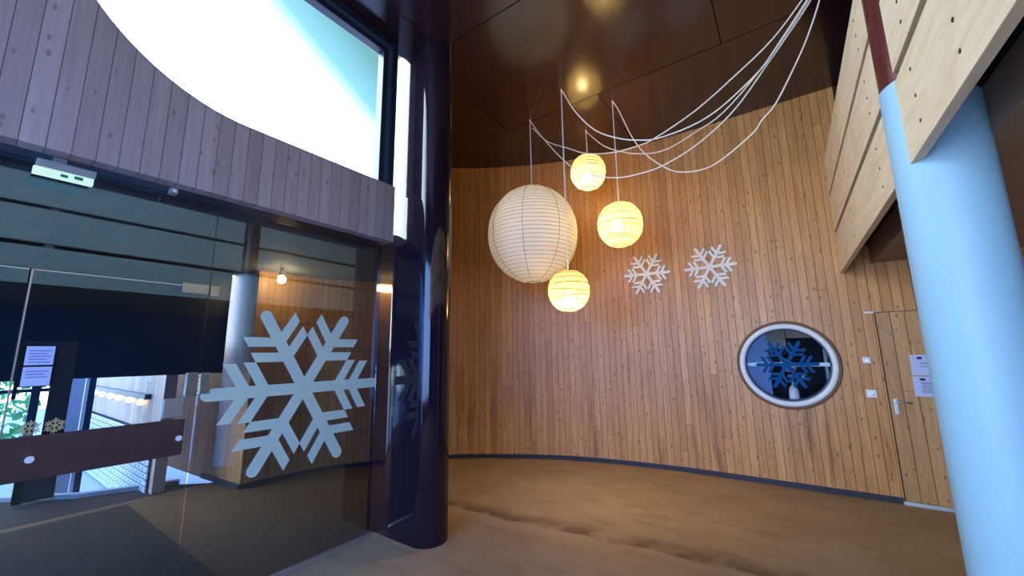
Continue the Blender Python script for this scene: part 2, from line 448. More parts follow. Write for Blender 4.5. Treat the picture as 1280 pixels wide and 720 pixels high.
# upper window in the left wall
w = struct('window_1', nbox(-3.16, -3.06, 2.285, 2.343, 3.245, RH - .003), M['navy'])
bm = bmesh.new(); box(bm, -3.15, -3.075, 2.225, 2.284, 3.245, RH - .09, .004)
obj('frame_strip', bm, M['navy_mid'], w)
bm = bmesh.new(); box(bm, -3.155, -3.065, 2.172, 2.224, 3.245, 4.66, .004); box(bm, -3.155, -3.065, -.3, 2.224, 4.661, 4.72, .004)
obj('inner_frame', bm, M['navy'], w)
bm = bmesh.new(); box(bm, -3.15, -3.075, -.3, 2.284, 4.722, 4.775, .004)
obj('frame_strip', bm, M['navy_mid'], w)
bm = bmesh.new(); box(bm, -3.16, -3.06, -.3, 2.284, 4.776, RH - .003)
obj('head_frame', bm, M['navy'], w)
obj('pane', nbox(-3.112, -3.106, -.3, 2.172, 3.2, 4.66), M['clear'], w)

# floor and ceiling
tag(obj('entrance_mat', nbox(-6.22, -3.42, -1.3, 1.37, .0, .004), M['carpet_dark']), 'large dark entrance mat on the floor behind the glass door', 'mat')
struct('floor', nbox(-6.35, 4.72, -3.75, 6.1, -.12, 0), M['carpet'])
def poly_slab(pts, z0, z1):
    bm = bmesh.new()
    A = [bm.verts.new((x, y, z0)) for x, y in pts]; B = [bm.verts.new((x, y, z1)) for x, y in pts]
    bm.faces.new(A); bm.faces.new(B[::-1]); n = len(pts)
    for i in range(n): bm.faces.new((A[i], B[i], B[(i + 1) % n], A[(i + 1) % n]))
    return bm
struct('ceiling', poly_slab([(-3.165, -3.75), (3.72, -3.75), (3.72, 6.12), (-5.6, 6.12), (-5.6, 5.2), (-3.165, 2.9)], RH + .001, RH + .12), M['ceiling'])
struct('floor_vestibule', poly_slab([(-3.305, -3.7), (-3.305, 2.46), (-3.30, 3.0), (-4.75, 4.46), (-5.19, 3.90), (-5.57, 3.20), (-5.66, 2.67), (-5.70, 2.29), (-6.34, 2.21), (-6.34, -3.7)], -.11, .0012), M['carpet_brown'])
# partition behind the big column, hidden by it
bm = bmesh.new()
a, b = Vector((-3.36, 3.0, 0)), Vector((-4.78, 4.50, 0)); nn = Vector((b.y - a.y, a.x - b.x, 0)).normalized() * .05
q = [a + nn, b + nn, b - nn, a - nn]
A = [bm.verts.new((p.x, p.y, 2.76)) for p in q]; B = [bm.verts.new((p.x, p.y, RH)) for p in q]
bm.faces.new(A); bm.faces.new(B)
for i in range(4): bm.faces.new((A[i], A[(i + 1) % 4], B[(i + 1) % 4], B[i]))
struct('wall_side', bm, M['dark_brown'])

# baseboard along the curved wall
bp = [p for p in wall_pts if p[0] > -8]
bpts = []
for i, p in enumerate(bp):
    d = (Vector((*bp[min(i + 1, len(bp) - 1)], 0)) - Vector((*bp[max(i - 1, 0)], 0))).normalized()
    bpts.append((p[0] + d.y * .016, p[1] - d.x * .016))
struct('baseboard_back', strip_wall(bpts + [(DX0 - .006, WY - .016)], .002, .062, .015, 1), M['base'])
struct('baseboard_right', nbox(DX1 + .01, 4.59, WY - .016, WY - .001, .002, .062), M['base'])

# ------------------------------------------------------------------ round window
w2 = struct('window_2', lathe(bmesh.new(), [(.437, -.02), (.437, .022), (.448, .034), (.485, .034), (.497, .022), (.497, 0.0), (.437, -.02)], 0, 0, 96), M['white_plastic'], smooth=True)
w2.rotation_euler = (PI / 2, 0, 0); w2.location = (WIN[0], WY, WIN[1])
def ring_part(name, prof, mat):
    bm = lathe(bmesh.new(), prof, 0, 0, 96)
    bmesh.ops.recalc_face_normals(bm, faces=bm.faces[:])
    me = bpy.data.meshes.new(name); bm.to_mesh(me); bm.free(); me.materials.append(mat)
    o = bpy.data.objects.new(name, me); C.objects.link(o); o.parent = w2; return o
ring_part('wood_surround', [(.498, 0.0), (.498, .014), (.528, .012), (.532, 0.0), (.498, 0.0)], M['door_wood'])
ring_part('inner_rim', [(.425, -.15), (.425, -.012), (.436, -.012), (.436, -.15), (.425, -.15)], M['navy_mid'])
ring_part('pane', [(0, -.075), (.424, -.075), (.424, -.081), (0, -.081)], M['clear'])
bm = nbox(WIN[0] - .423, WIN[0] + .423, WY + .088, WY + .11, WIN[1] - .022, WIN[1] + .022, bev=.004)
mb = obj('crossbar', bm, M['white_plastic']); mb.parent = w2; mb.matrix_parent_inverse = (Matrix.Translation(w2.location) @ Matrix.Rotation(PI / 2, 4, 'X')).inverted()

# room behind the round window
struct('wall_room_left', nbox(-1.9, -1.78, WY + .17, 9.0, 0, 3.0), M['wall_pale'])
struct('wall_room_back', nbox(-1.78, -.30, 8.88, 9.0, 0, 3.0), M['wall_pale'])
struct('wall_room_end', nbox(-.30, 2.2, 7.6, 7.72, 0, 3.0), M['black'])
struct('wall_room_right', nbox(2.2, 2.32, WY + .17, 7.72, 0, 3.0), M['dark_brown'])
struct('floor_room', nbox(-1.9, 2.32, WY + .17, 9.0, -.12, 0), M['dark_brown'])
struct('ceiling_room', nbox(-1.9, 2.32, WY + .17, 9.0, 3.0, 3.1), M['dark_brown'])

# ------------------------------------------------------------------ snowflakes
def snow_poly():
    w, h, bw, a1, a2, h2 = .062, .31, .118, .3926, .585, .30
    s3 = math.sqrt(3)
    up = [(w * s3, w), (a1, w), (a1 + (h - w) / s3, h), (a1 + (h - w) / s3 + bw, h), (a1 + bw, w), (a2, w), (a2 + (h2 - w) / s3, h2), (a2 + (h2 - w) / s3 + bw, h2), (a2 + bw, w)]
    tip = [(1 - w + w * math.sin(t), w * math.cos(t)) for t in [PI * i / 8 for i in range(9)]]
    dn = [(x, -y) for x, y in reversed(up)]
    return up + tip + dn          # open at the centre (0,0)

def snow_mesh(r, th, rot=0.0):
    """flat in XZ, centred on the origin, facing -Y, with its back at y=0"""
    bm = bmesh.new(); cache = {}
    def V(x, z, y):
        k = (round(x, 5), round(z, 5), y)
        if k not in cache: cache[k] = bm.verts.new((x, y, z))
        return cache[k]
    for k in range(6):
        a = rot + k * PI / 3; ca, sa = math.cos(a), math.sin(a)
        pts = [(r * (x * ca - y * sa), r * (x * sa + y * ca)) for x, y in snow_poly()]
        F = [V(x, z, -th) for x, z in pts]; B = [V(x, z, 0.0) for x, z in pts]
        bm.faces.new([V(0, 0, -th)] + F); bm.faces.new(([V(0, 0, 0.0)] + B)[::-1])
        for i in range(len(pts) - 1): bm.faces.new((F[i], F[i + 1], B[i + 1], B[i]))
    return bm

def snowflake(loc, r, th, mat, rotz, label, group=None, rot=0.0):
    o = obj('snowflake', snow_mesh(r, th, rot), mat); o.location = loc; o.rotation_euler = (0, 0, rotz)
    return tag(o, label, 'snowflake', group)
snowflake((-1.640, 5.868, 2.741), .336, .022, M['snow_wood'], math.radians(6.6), 'left of the two white wooden snowflakes hung on the back wall, nearer the lanterns', 'white snowflakes on the board wall')
snowflake((-.793, WY - .004, 2.743), .334, .022, M['snow_wood'], 0, 'right of the two white wooden snowflakes hung on the back wall, above the round window', 'white snowflakes on the board wall', .01)
snowflake((WIN[0], WY + .0745, WIN[1]), .325, .003, M['snow_blue'], 0, 'blue snowflake sticker on the pane of the round porthole window', None, .02)
snowflake((GX + .0095, 1.705, 1.348), .69, .003, M['snow_film'], PI / 2, 'large pale mint snowflake sticker on the fixed glass panel beside the dark column', None, 0.0)

# ------------------------------------------------------------------ columns
def post_bm(R_, z0, z1, cx, cy, seg):
    bm = lathe(bmesh.new(), [(R_, z0), (R_, z1)], cx, cy, seg)
    for z in (z0, z1):
        bm.faces.new([bm.verts.new((cx + R_ * math.cos(2 * PI * i / seg), cy + R_ * math.sin(2 * PI * i / seg), z)) for i in range(seg)])
    return bm
def column(name, cx, cy, R_, z0, z1, mat, label, seg=96):
    o = obj(name, post_bm(R_, z0, z1, cx, cy, seg), mat)
    return tag(o, label, 'column')
# dark column: a round nose running back into a flat-faced stub wall at the end of the glazing
def stub_column(xc, yc, R_, x0, z0, z1, seg=40):
    bm = bmesh.new()
    pts = [(x0, yc - R_)] + [(xc - .12 * (2 - k), yc - R_) for k in range(2)]
    pts += [(xc + R_ * math.cos(t), yc + R_ * math.sin(t)) for t in [-PI / 2 + PI * i / seg for i in range(seg + 1)]]
    pts += [(xc - .12, yc + R_), (x0, yc + R_)]
    n = len(pts)
    A = [bm.verts.new((x, y, z0)) for x, y in pts]; B = [bm.verts.new((x, y, z1)) for x, y in pts]
    for i in range(n):
        f = bm.faces.new((A[i], A[(i + 1) % n], B[(i + 1) % n], B[i])); f.smooth = i < n - 1
    for z in (z0, z1): bm.faces.new([bm.verts.new((x, y, z)) for x, y in pts])
    return bm
tag(obj('column', stub_column(-2.785, 2.64, .175, -3.42, 0.0, RH), M['dark_paint']), 'thick glossy dark brown column at the end of the glass entrance', 'column')
CXY = (.702, 2.686); CR = .173
rc_ = empty('column', (CXY[0], CXY[1], 0), 'pale blue-white round column, dark red-brown higher up, carrying the board balcony', 'column')
o = obj('shaft', post_bm(CR - .004, 2.931, RH, *CXY, 72), M['dark_red'], rc_)
o = obj('sleeve', post_bm(CR, 0, 2.93, *CXY, 72), M['blue_white'], rc_)

# ------------------------------------------------------------------ balcony with board balustrade
bal = empty('balustrade', (BX + .02, 2.6, 2.478), 'balcony balustrade of three tiers of pale plywood boards either side of the pale column', 'balustrade')
half = math.sqrt(CR ** 2 - (CXY[0] - BX) ** 2)
tiers = [(2.478, 2.918, 0), (2.970, 3.382, 1), (3.428, 3.835, 2)]
posts = [5.84, 4.46, 3.17, 2.31, 1.82, .55, -.75, -2.05]
for z0, z1, k in tiers:
    for (y0, y1) in ((CXY[1] + half + .002, [5.925, 5.86, 5.83][k]), (-3.55, CXY[1] - half - .002)):
        bo = obj('board', nbox(BX, BX + .04, y0, y1, z0, z1, bev=.003), M['ply'], bal)
        for py in posts:
            if y0 + .03 < py < y1 - .0:
                for zz in (z0 + .10, (z0 + z1) / 2, z1 - .09):
                    sc = bmesh.new(); cyl(sc, (BX - .0025, py, zz), (BX + .006, py, zz), .009, seg=10)
                    obj('screw', sc, M['screw'], bo)
# posts the boards are screwed to
for py in (5.80, 4.46, 3.17, 1.82, .55, -.75, -2.05):
    obj('post', nbox(BX + .041, BX + .10, py - .04, py + .04, 2.80, 3.83), M['dark_red'], bal)
struct('trim_2', nbox(BX + .045, 3.7, -3.6, WY - .002, 2.786, 2.80), M['black'])          # balcony deck underside
struct('ceiling_balcony', nbox(.852, 4.59, -3.6, WY - .002, 2.56, 2.783), M['ply_brown'])

# ------------------------------------------------------------------ wooden door, notices, wall fittings
def uv_box(x0, x1, y0, y1, z0, z1):
    bm = nbox(x0, x1, y0, y1, z0, z1); uv = bm.loops.layers.uv.new('UVMap')
    for f in bm.faces:
        for l in f.loops: l[uv].uv = (l.vert.co.x + l.vert.co.y * .01 + 7.03, l.vert.co.z + 11)
    return bm
d1 = struct('door_1', uv_box(DX0 + .007, DX1 - .007, WY - .004, WY + .04, .035, DZ - .007), M['door_wood'])
hp = obj('handle_plate', nbox(.848, .882, WY - .012, WY - .004, .90, 1.07, bev=.004), M['metal'], d1)
bm = bmesh.new(); cyl(bm, (.865, WY - .012, 1.035), (.865, WY - .055, 1.035), .009, seg=12)
tube(bm, [(.865, WY - .052, 1.035), (.89, WY - .056, 1.035), (.94, WY - .054, 1.033), (.985, WY - .05, 1.030)], .0085, 10)
obj('lever', bm, M['metal'], d1)
bm = bmesh.new(); cyl(bm, (.865, WY - .0115, .945), (.865, WY - .017, .945), .011, seg=14)
obj('lock_cylinder', bm, M['metal'], d1)
bm = bmesh.new(); box(bm, DX0 - .012, DX1, WY - .034, WY - .005, .002, .033, .004); box(bm, DX0 - .012, DX1, WY - .046, WY - .034, .002, .014)
obj('threshold', bm, M['satin'], d1)

def notice(x0, z1, wd, ht, label, kind):
    t = tag(obj('paper_notice', nbox(x0, x0 + wd, WY - .0062, WY - .0044, z1 - ht, z1), M['paper']), label, 'notice')
    y0, y1 = WY - .0068, WY - .0060
    b = bmesh.new()
    box(b, x0 + .055, x0 + .095, y0, y1, z1 - .045, z1 - .02)
    obj('emblem', b, M['ink_dark'], t)
    b = bmesh.new()
    box(b, x0 + .12, x0 + .25, y0, y1, z1 - .038, z1 - .032)
    if kind == 0:
        box(b, x0 + .075, x0 + .26, y0, y1, z1 - .094, z1 - .082); box(b, x0 + .05, x0 + .24, y0, y1, z1 - .125, z1 - .119)
        box(b, x0 + .17, x0 + .2, y0, y1, z1 - .187, z1 - .172)
    else:
        box(b, x0 + .055, x0 + .27, y0, y1, z1 - .075, z1 - .062)
        for i in range(7): box(b, x0 + .06, x0 + .255 - .02 * (i % 3), y0, y1, z1 - .092 - .013 * i, z1 - .085 - .013 * i)
    obj('print', b, M['ink'], t)
    return t
notice(1.030, 1.528, .297, .212, 'upper of the two pale notices on the wooden door, mostly blank with a heading', 0)
notice(1.026, 1.306, .297, .208, 'lower of the two pale notices on the wooden door, with a block of print', 1)

sw = empty('light_switch', (.682, WY, 1.474), 'small white square switch on the wall left of the wooden door', 'switch')
obj('back_box', nbox(.648, .716, WY - .030, WY - .001, 1.438, 1.508, bev=.005), M['white_plastic'], sw)
obj('rocker', nbox(.664, .700, WY - .036, WY - .0301, 1.455, 1.491, bev=.003), M['satin'], sw)
rd = empty('card_reader', (.679, WY, 1.113), 'white plate with a grey window on the wall beside the door handle', 'card reader')
obj('plate', nbox(.636, .722, WY - .012, WY - .001, 1.070, 1.154, bev=.003), M['white_plastic'], rd)
obj('window', nbox(.654, .706, WY - .015, WY - .0121, 1.092, 1.134), M['satin'], rd)
obj('button', nbox(.688, .703, WY - .018, WY - .0151, 1.096, 1.106), M['ink_dark'], rd)
tag(obj('door_contact', nbox(.722, .806, WY - .018, WY - .001, 1.992, 2.012, bev=.003), M['white_plastic']), 'slim white door contact on the wall at the top corner of the wooden door', 'sensor')

# ------------------------------------------------------------------ paper lanterns and cords
ANCH = Vector((.60, 3.85, RH))
def lantern(name, hx, hy, zt, zb, dia, label, cordlab, cordpts, big=False, bulb=(0, 0, 0), brad=.066):
    L = empty(name, (hx, hy, zb), label, 'lantern', 'paper lanterns hung from the ceiling')
    H_ = zt - zb; R_ = dia / 2; zc = (zt + zb) / 2
    n = 30 if big else 10
    r_open = .085 if big else .095
    # profile between pole openings: superellipse, paper bulging between the ribs
    import random as rnd
    rg = rnd.Random(int(hx * 1000) % 997)
    e = 1.08 if big else 1.0
    def rad(z):
        q = max(-1.0, min(1.0, (z - zc) / (H_ / 2)))
        return R_ * max(0.0, 1 - abs(q) ** 2.15) ** (.5 * e if big else .5)
    def zr(r):                                   # height offset where the profile has radius r
        lo, hi = 0.0, 1.0
        for _ in range(50):
            m = (lo + hi) / 2
            if rad(zc + m * H_ / 2) > r: lo = m
            else: hi = m
        return lo * H_ / 2
    zo = zr(r_open)
    ribs = []
    for i in range(n + 1):
        a = -1 + 2 * i / n
        if not big and 0 < i < n: a += rg.uniform(-.05, .05)
        ribs.append(zc + zo * math.sin(a * PI / 2) if big is False else zc + zo * (a * .72 + .28 * math.sin(a * PI / 2)))
    prof = []
    for z0, z1 in zip(ribs, ribs[1:]):
        for k in range(4):
            t = k / 4; z = z0 + (z1 - z0) * t
            prof.append((rad(z) * (1 - (.028 if big else .02) * (1 - math.sin(PI * t)) ** 2), z))
    prof.append((rad(ribs[-1]), ribs[-1]))
    sb = lathe(bmesh.new(), prof, hx, hy, 96 if big else 64)
    if big:                                      # crinkles in the paper
        for v in sb.verts:
            d = Vector((v.co.x - hx, v.co.y - hy, 0)); a = math.atan2(d.y, d.x)
            k = 1 + .004 * math.sin(23 * a + 9 * v.co.z) * math.sin(17 * v.co.z + 3 * a) + .003 * math.sin(41 * a - 30 * v.co.z)
            v.co.x = hx + d.x * k; v.co.y = hy + d.y * k
    obj('shade', sb, M['shade_big'] if big else M['shade'], L, True, False)
    rb = bmesh.new()
    for i, z in enumerate(ribs):
        tilt = 0 if big else rg.uniform(-.10, .10); ph = rg.uniform(0, 6.28)
        pts = []
        for k in range(97):
            a = 2 * PI * k / 96
            zz = z + (tilt * rad(z) * math.cos(a + ph) if 0 < i < n else 0)
            r = rad(zz) * 1.0 * (.977 if big else .985)
            pts.append((hx + r * math.cos(a), hy + r * math.sin(a), zz))
        tube(rb, pts, .0018 if big else .005, 5, False)
    for k in range(8 if big else 6):             # seams
        a = 2 * PI * k / (8 if big else 6) + .35
        pts = []
        for i in range(33):
            z = ribs[0] + (ribs[-1] - ribs[0]) * i / 32; r = rad(z) * 1.001
            pts.append((hx + r * math.cos(a), hy + r * math.sin(a), z))
        tube(rb, pts, .0026 if big else .002, 5, False)
    obj('ribs', rb, M['rib'], L)
    for z in (ribs[0], ribs[-1]):
        r = rad(z) * 1.02; rim = bmesh.new()
        tube(rim, [(hx + r * math.cos(2 * PI * k / 32), hy + r * math.sin(2 * PI * k / 32), z) for k in range(33)], .004, 6, False)
        obj('opening_ring', rim, M['rib'], L)
    bl = bmesh.new()
    bx, by, bz = hx + bulb[0], hy + bulb[1], zc + bulb[2]
    bmesh.ops.create_uvsphere(bl, u_segments=20, v_segments=12, radius=brad, matrix=Matrix.Translation((bx, by, bz)))
    obj('bulb', bl, M['bulb_dim'] if big else M['bulb'], L, True)
    st = bmesh.new(); cyl(st, (bx, by, bz + brad - .005), (bx, by, bz + brad + .06), .022, seg=14)
    tube(st, [(bx, by, bz + brad + .055), (hx, hy, max(bz + brad + .1, ribs[-1] - .02)), (hx, hy, ribs[-1] + .005)], .006, 8)
    obj('lamp_holder', st, M['white_plastic'], L)
    # drop cord up to the hook, then the swag across to the balcony
    path = [(hx, hy, ribs[-1])] + [(hx + .002 * math.sin(i), hy, ribs[-1] + (RH - .03 - ribs[-1]) * i / 6) for i in range(1, 6)] + [(hx, hy, RH - .035), (hx + .004, hy - .001, RH - .018), (hx + .022, hy - .003, RH - .045)]
    path = path + [Vector(p) for p in cordpts] + [ANCH - Vector((.0, 0, .01))]
    sm = [path[0]] + catmull(path, 4)[1:]
    E = empty('electric_cord', (hx, hy, RH), cordlab, 'cord', 'white cords swagged under the ceiling')
    obj('cable', tube(bmesh.new(), sm, .0068, 7), M['cord'], E)
    hk = bmesh.new(); cyl(hk, (hx, hy, RH), (hx, hy, RH - .012), .012, seg=12)
    tube(hk, [(hx, hy, RH - .010), (hx + .008, hy, RH - .024), (hx + .002, hy, RH - .036), (hx - .007, hy, RH - .030)], .003, 6)
    obj('hook', hk, M['white_plastic'], E)
    return L
lantern('paper_lantern', -2.653, 4.295, 3.819, 2.502, 1.186, 'very large crinkled white paper lantern hanging beside the dark column', 'white cord the very large lantern hangs on, swagged to the balcony',
        [(-2.464, 4.269, 4.508), (-2.118, 4.222, 4.03), (-1.836, 4.183, 3.749), (-1.423, 4.127, 3.559), (-1.142, 4.088, 3.512), (-.89, 4.054, 3.515), (-.557, 4.008, 3.608), (-.212, 3.961, 3.811), (.101, 3.918, 4.138), (.457, 3.87, 4.549)], True, (.1, -.05, .1), .05)
lantern('paper_lantern', -1.993, 3.981, 2.541, 2.053, .468, 'small lit paper lantern hanging lowest, just under the very large lantern', 'white cord the lowest small lantern hangs on, its hook nearest the window',
        [(-1.809, 3.972, 4.447), (-1.566, 3.96, 4.113), (-1.29, 3.946, 3.911), (-1.074, 3.935, 3.812), (-.894, 3.926, 3.763), (-.576, 3.91, 3.772), (-.351, 3.898, 3.832), (-.153, 3.888, 3.943), (.056, 3.878, 4.093), (.148, 3.873, 4.20), (.43, 3.859, 4.556)], False, (0, 0, -.125))
lantern('paper_lantern', -2.127, 5.005, 4.437, 3.906, .500, 'smallest-looking lit paper lantern hanging highest, just under the dark ceiling', 'white cord the highest small lantern hangs on, its drop the shortest',
        [(-1.824, 4.877, 4.428), (-1.51, 4.744, 4.172), (-1.194, 4.61, 3.989), (-.919, 4.493, 3.91), (-.593, 4.355, 3.936), (-.303, 4.233, 3.993), (.074, 4.073, 4.237), (.446, 3.915, 4.593)], False, (-.02, -.01, -.09))
lantern('paper_lantern', -1.558, 4.572, 3.437, 2.862, .543, 'lit paper lantern at middle height, nearest the two wall snowflakes', 'white cord the middle-height lantern hangs on, its swag sagging furthest out over the wall',
        [(-1.463, 4.54, 4.616), (-1.319, 4.492, 4.21), (-1.168, 4.442, 3.918), (-.969, 4.375, 3.669), (-.763, 4.306, 3.505), (-.45, 4.201, 3.442), (-.087, 4.08, 3.595), (.007, 4.048, 3.691), (.13, 4.007, 3.796), (.313, 3.946, 4.086), (.411, 3.913, 4.271), (.514, 3.879, 4.522)], False, (-.03, -.02, -.02))
pts = [(-2.731, 4.483, RH - .002), (-2.70, 4.475, RH - .04), (-2.458, 4.431, 4.498), (-2.126, 4.368, 4.264), (-1.826, 4.311, 4.063), (-1.443, 4.238, 3.928), (-1.145, 4.182, 3.89), (-.96, 4.147, 3.9), (-.534, 4.065, 4.012), (-.139, 3.99, 4.199), (.155, 3.935, 4.367), (.401, 3.888, 4.597), tuple(ANCH - Vector((0, 0, .002)))]
tag(obj('electric_cord', tube(bmesh.new(), catmull(pts, 4), .0068, 7), M['cord']), 'loose white cord swagged from the ceiling behind the very large lantern, without a lantern', 'cord', 'white cords swagged under the ceiling')

# ------------------------------------------------------------------ glazed entrance
g0, g1 = GX - .005, GX + .005
fx = struct('window_3', nbox(g0, g1, 1.004, 2.395, .022, 2.684), M['glass'])
obj('rail', nbox(GX - .02, GX + .02, 1.0, 2.40, 0.001, .021), M['satin'], fx)
tr = struct('window_4', nbox(g0, g1, -3.6, .999, 2.088, 2.684), M['glass'])
def leaf(name, y0, y1):
    d = empty(name, (GX, y0, 0.008), kind='structure')
    obj('glass_leaf', nbox(g0, g1, y0, y1, .008, 2.082), M['glass'], d)
    b = bmesh.new(); box(b, g0 - .002, g1 + .002, y0 - .001, y0 + .006, .008, 2.082); box(b, g0 - .002, g1 + .002, y0, y1, 2.078, 2.084)
    obj('edge_strip', b, M['satin'], d)
    return d
dr = leaf('door_2', .208, .996)
bar = obj('push_bar', nbox(GX + .022, GX + .052, .205, .938, .998, 1.215, bev=.004), M['bar_wood'], dr)
for yy in (.313, .915):
    b = bmesh.new(); cyl(b, (GX + .0521, yy, 1.10), (GX + .057, yy, 1.10), .017, seg=20)
    obj('bolt_cap', b, M['white_plastic'], bar)
    b = bmesh.new(); cyl(b, (GX + .005, yy, 1.10), (GX + .0219, yy, 1.10), .012, seg=14)
    obj('standoff', b, M['metal'], bar)
obj('patch_fitting', nbox(GX - .016, GX + .016, .85, .996, 2.03, 2.10, bev=.003), M['metal'], dr)
obj('lock_case', nbox(GX - .018, GX + .018, .828, .928, 1.225, 1.345, bev=.004), M['satin'], dr)
b = bmesh.new(); box(b, GX - .02, GX + .02, .93, .992, 1.35, 1.505, .006)
obj('lock_keep', b, M['metal'], dr)
obj('patch_fitting', nbox(GX - .016, GX + .016, 1.006, 1.058, 2.02, 2.10, bev=.003), M['metal'], fx)
obj('lock_keep', nbox(GX - .02, GX + .02, 1.008, 1.06, 1.36, 1.50, bev=.006), M['metal'], fx)
leaf('door_3', -.60, .200)
struct('window_5', nbox(g0, g1, -3.6, -.604, .01, 2.082), M['glass'])

# emergency light under the bulkhead and a small detector
ex = empty('emergency_light', (-3.16, .25, 2.58), 'green-white emergency light fixed under the board bulkhead above the glass door', 'emergency light')
obj('housing', nbox(-3.20, -3.13, .145, .365, 2.612, 2.652, bev=.005), M['grey_plastic'], ex)
obj('diffuser', nbox(-3.185, -3.145, .138, .360, 2.572, 2.6115, bev=.004), M['exit_face'], ex)
for y0, y1, z0, z1 in ((.235, .262, 2.580, 2.596), (.285, .318, 2.584, 2.602)):
    obj('pictogram', nbox(-3.1446, -3.1430, y0, y1, z0, z1), M['exit_mark'], ex)
obj('mounting', nbox(-3.18, -3.15, .20, .25, 2.6525, 2.6838), M['grey_plastic'], ex)
dt = empty('motion_detector', (-3.17, .715, 2.64), 'small grey detector under the board bulkhead, right of the emergency light', 'detector')
obj('housing', nbox(-3.20, -3.14, .695, .735, 2.648, 2.6838, bev=.004), M['grey_plastic'], dt)
obj('lens', nbox(-3.1399, -3.132, .703, .727, 2.653, 2.676, bev=.003), M['white_plastic'], dt)

# ------------------------------------------------------------------ behind the glass
struct('ceiling_vestibule', poly_slab([(-6.35, -3.75), (-3.35, -3.75), (-3.35, 2.95), (-4.85, 4.50), (-6.35, 4.6)], 2.745, 2.86), M['plaster_rough'])
# far side of the vestibule: dark wall with a wide low opening
bm = bmesh.new(); box(bm, -6.35, -6.2, -3.75, 2.14, 1.40, 2.745); box(bm, -6.35, -6.2, -3.75, -.3, 0, 1.40)
struct('wall_vestibule', bm, M['navy'])
struct('wall_vestibule_front', nbox(-6.35, -3.3, -3.75, -3.62, 0, 2.745), M['dark_brown'])
sp = empty('spotlight', (-5.36, 2.40, 2.60), 'small lit yellow spotlight on the ceiling seen through the fixed glass panel', 'spotlight')
b = bmesh.new(); cyl(b, (-5.36, 2.40, 2.742), (-5.36, 2.40, 2.70), .012, seg=10); cyl(b, (-5.36, 2.40, 2.705), (-5.367, 2.406, 2.65), .035, .038, seg=20)
obj('spot_body', b, M['satin'], sp)
b = bmesh.new(); bmesh.ops.create_uvsphere(b, u_segments=16, v_segments=10, radius=.05, matrix=Matrix.Translation((-5.37, 2.41, 2.60)))
obj('lamp', b, M['spot'], sp, True)

struct('ground', nbox(-24, -6.35, -9, 9, -.40, -.26), M['paving'])
edge = [(-6.36, 2.16), (-6.62, 1.93), (-7.0, 1.10), (-7.55, .60), (-8.0, .10), (-8.0, -3.75), (-6.36, -3.75)]
struct('floor_landing', poly_slab(edge, -.24, -.001), M['carpet_dark'])
# pale kerb along the edge of the landing
kp = [(-6.62, 1.93), (-7.0, 1.10), (-7.55, .60), (-8.0, .10)]
struct('trim_3', strip_wall(kp, -.24, .045, .09, -1), M['plaster_pale'])
YW = 1.62
struct('wall_outside', strip_wall([(-15, YW + .02), (-6.42, YW)], -.26, 1.75, .12, 1), M['out_wood'])
lr = empty('lamp_rail', (-8, YW - .06, 1.0), 'dark rail with a row of warm lamps seen through the glass door', 'lamp rail')
obj('rail', nbox(-13.2, -6.9, YW - .07, YW - .005, 1.075, 1.14), M['navy'], lr)
for i in range(10):
    b = bmesh.new(); x = -7.12 - .56 * i
    bmesh.ops.create_uvsphere(b, u_segments=14, v_segments=8, radius=.05, matrix=Matrix.Translation((x, YW - .055, 1.03)) @ Matrix.Diagonal((1, .8, .8, 1)))
    obj('lamp', b, M['led'], lr, True)
sl = empty('slatted_panel', (-8.5, YW - .03, -.24), 'pale slatted panel with rows of dark holes seen through the glass door', 'panel')
for i in range(12):
    z0 = -.235 + .077 * i
    b = bmesh.new(); box(b, -10.6, -6.56, YW - .034, YW - .018, z0, z0 + .058)
    s_ = obj('slat', b, M['slat'], sl)
    hb = bmesh.new()
    for k in range(26): cyl(hb, (-10.5 + .15 * k + .06 * (i % 2), YW - .0355, z0 + .029), (-10.5 + .15 * k + .06 * (i % 2), YW - .0325, z0 + .029), .015, seg=8)
    obj('holes', hb, M['black'], s_)['kind'] = 'stuff'
obj('backing', nbox(-10.6, -6.56, YW - .014, YW - .004, -.25, .70), M['black'], sl)
# outer glazing bars
wo = struct('window_6', nbox(-7.24, -7.17, -.6, .90, 1.235, 1.275), M['navy'])
obj('mullion', nbox(-7.23, -7.18, .62, .69, .02, 1.4), M['navy'], wo)
obj('mullion', nbox(-7.23, -7.18, 1.045, 1.075, .02, 1.4), M['slat'], wo)
obj('mullion', nbox(-7.23, -7.18, 1.078, 1.135, .0, 1.4), M['navy'], wo)
obj('kick_panel', nbox(-7.24, -7.18, .62, .93, .03, .42), M['navy'], wo)
struct('wall_outside_pier', nbox(-7.6, -7.45, .955, 1.12, -.25, 1.6), M['grey_wall'])
hb = bmesh.new(); rg = random.Random(3)
for i in range(1500):
    c = Vector((rg.uniform(-12.6, -11.6), rg.uniform(-3, 1.15), rg.uniform(-.02, 1.22)))
    u = Vector((rg.uniform(-1, 1), rg.uniform(-1, 1), rg.uniform(-1, 1))).normalized() * .09
    v = Vector((rg.uniform(-1, 1), rg.uniform(-1, 1), rg.uniform(-1, 1))).normalized() * .06
    hb.faces.new([hb.verts.new(c + u), hb.verts.new(c + v), hb.verts.new(c - u), hb.verts.new(c - v)])
h_ = tag(obj('hedge', hb, M['leaf']), 'bright green hedge outdoors seen low through the glass door', 'hedge', kind='stuff')

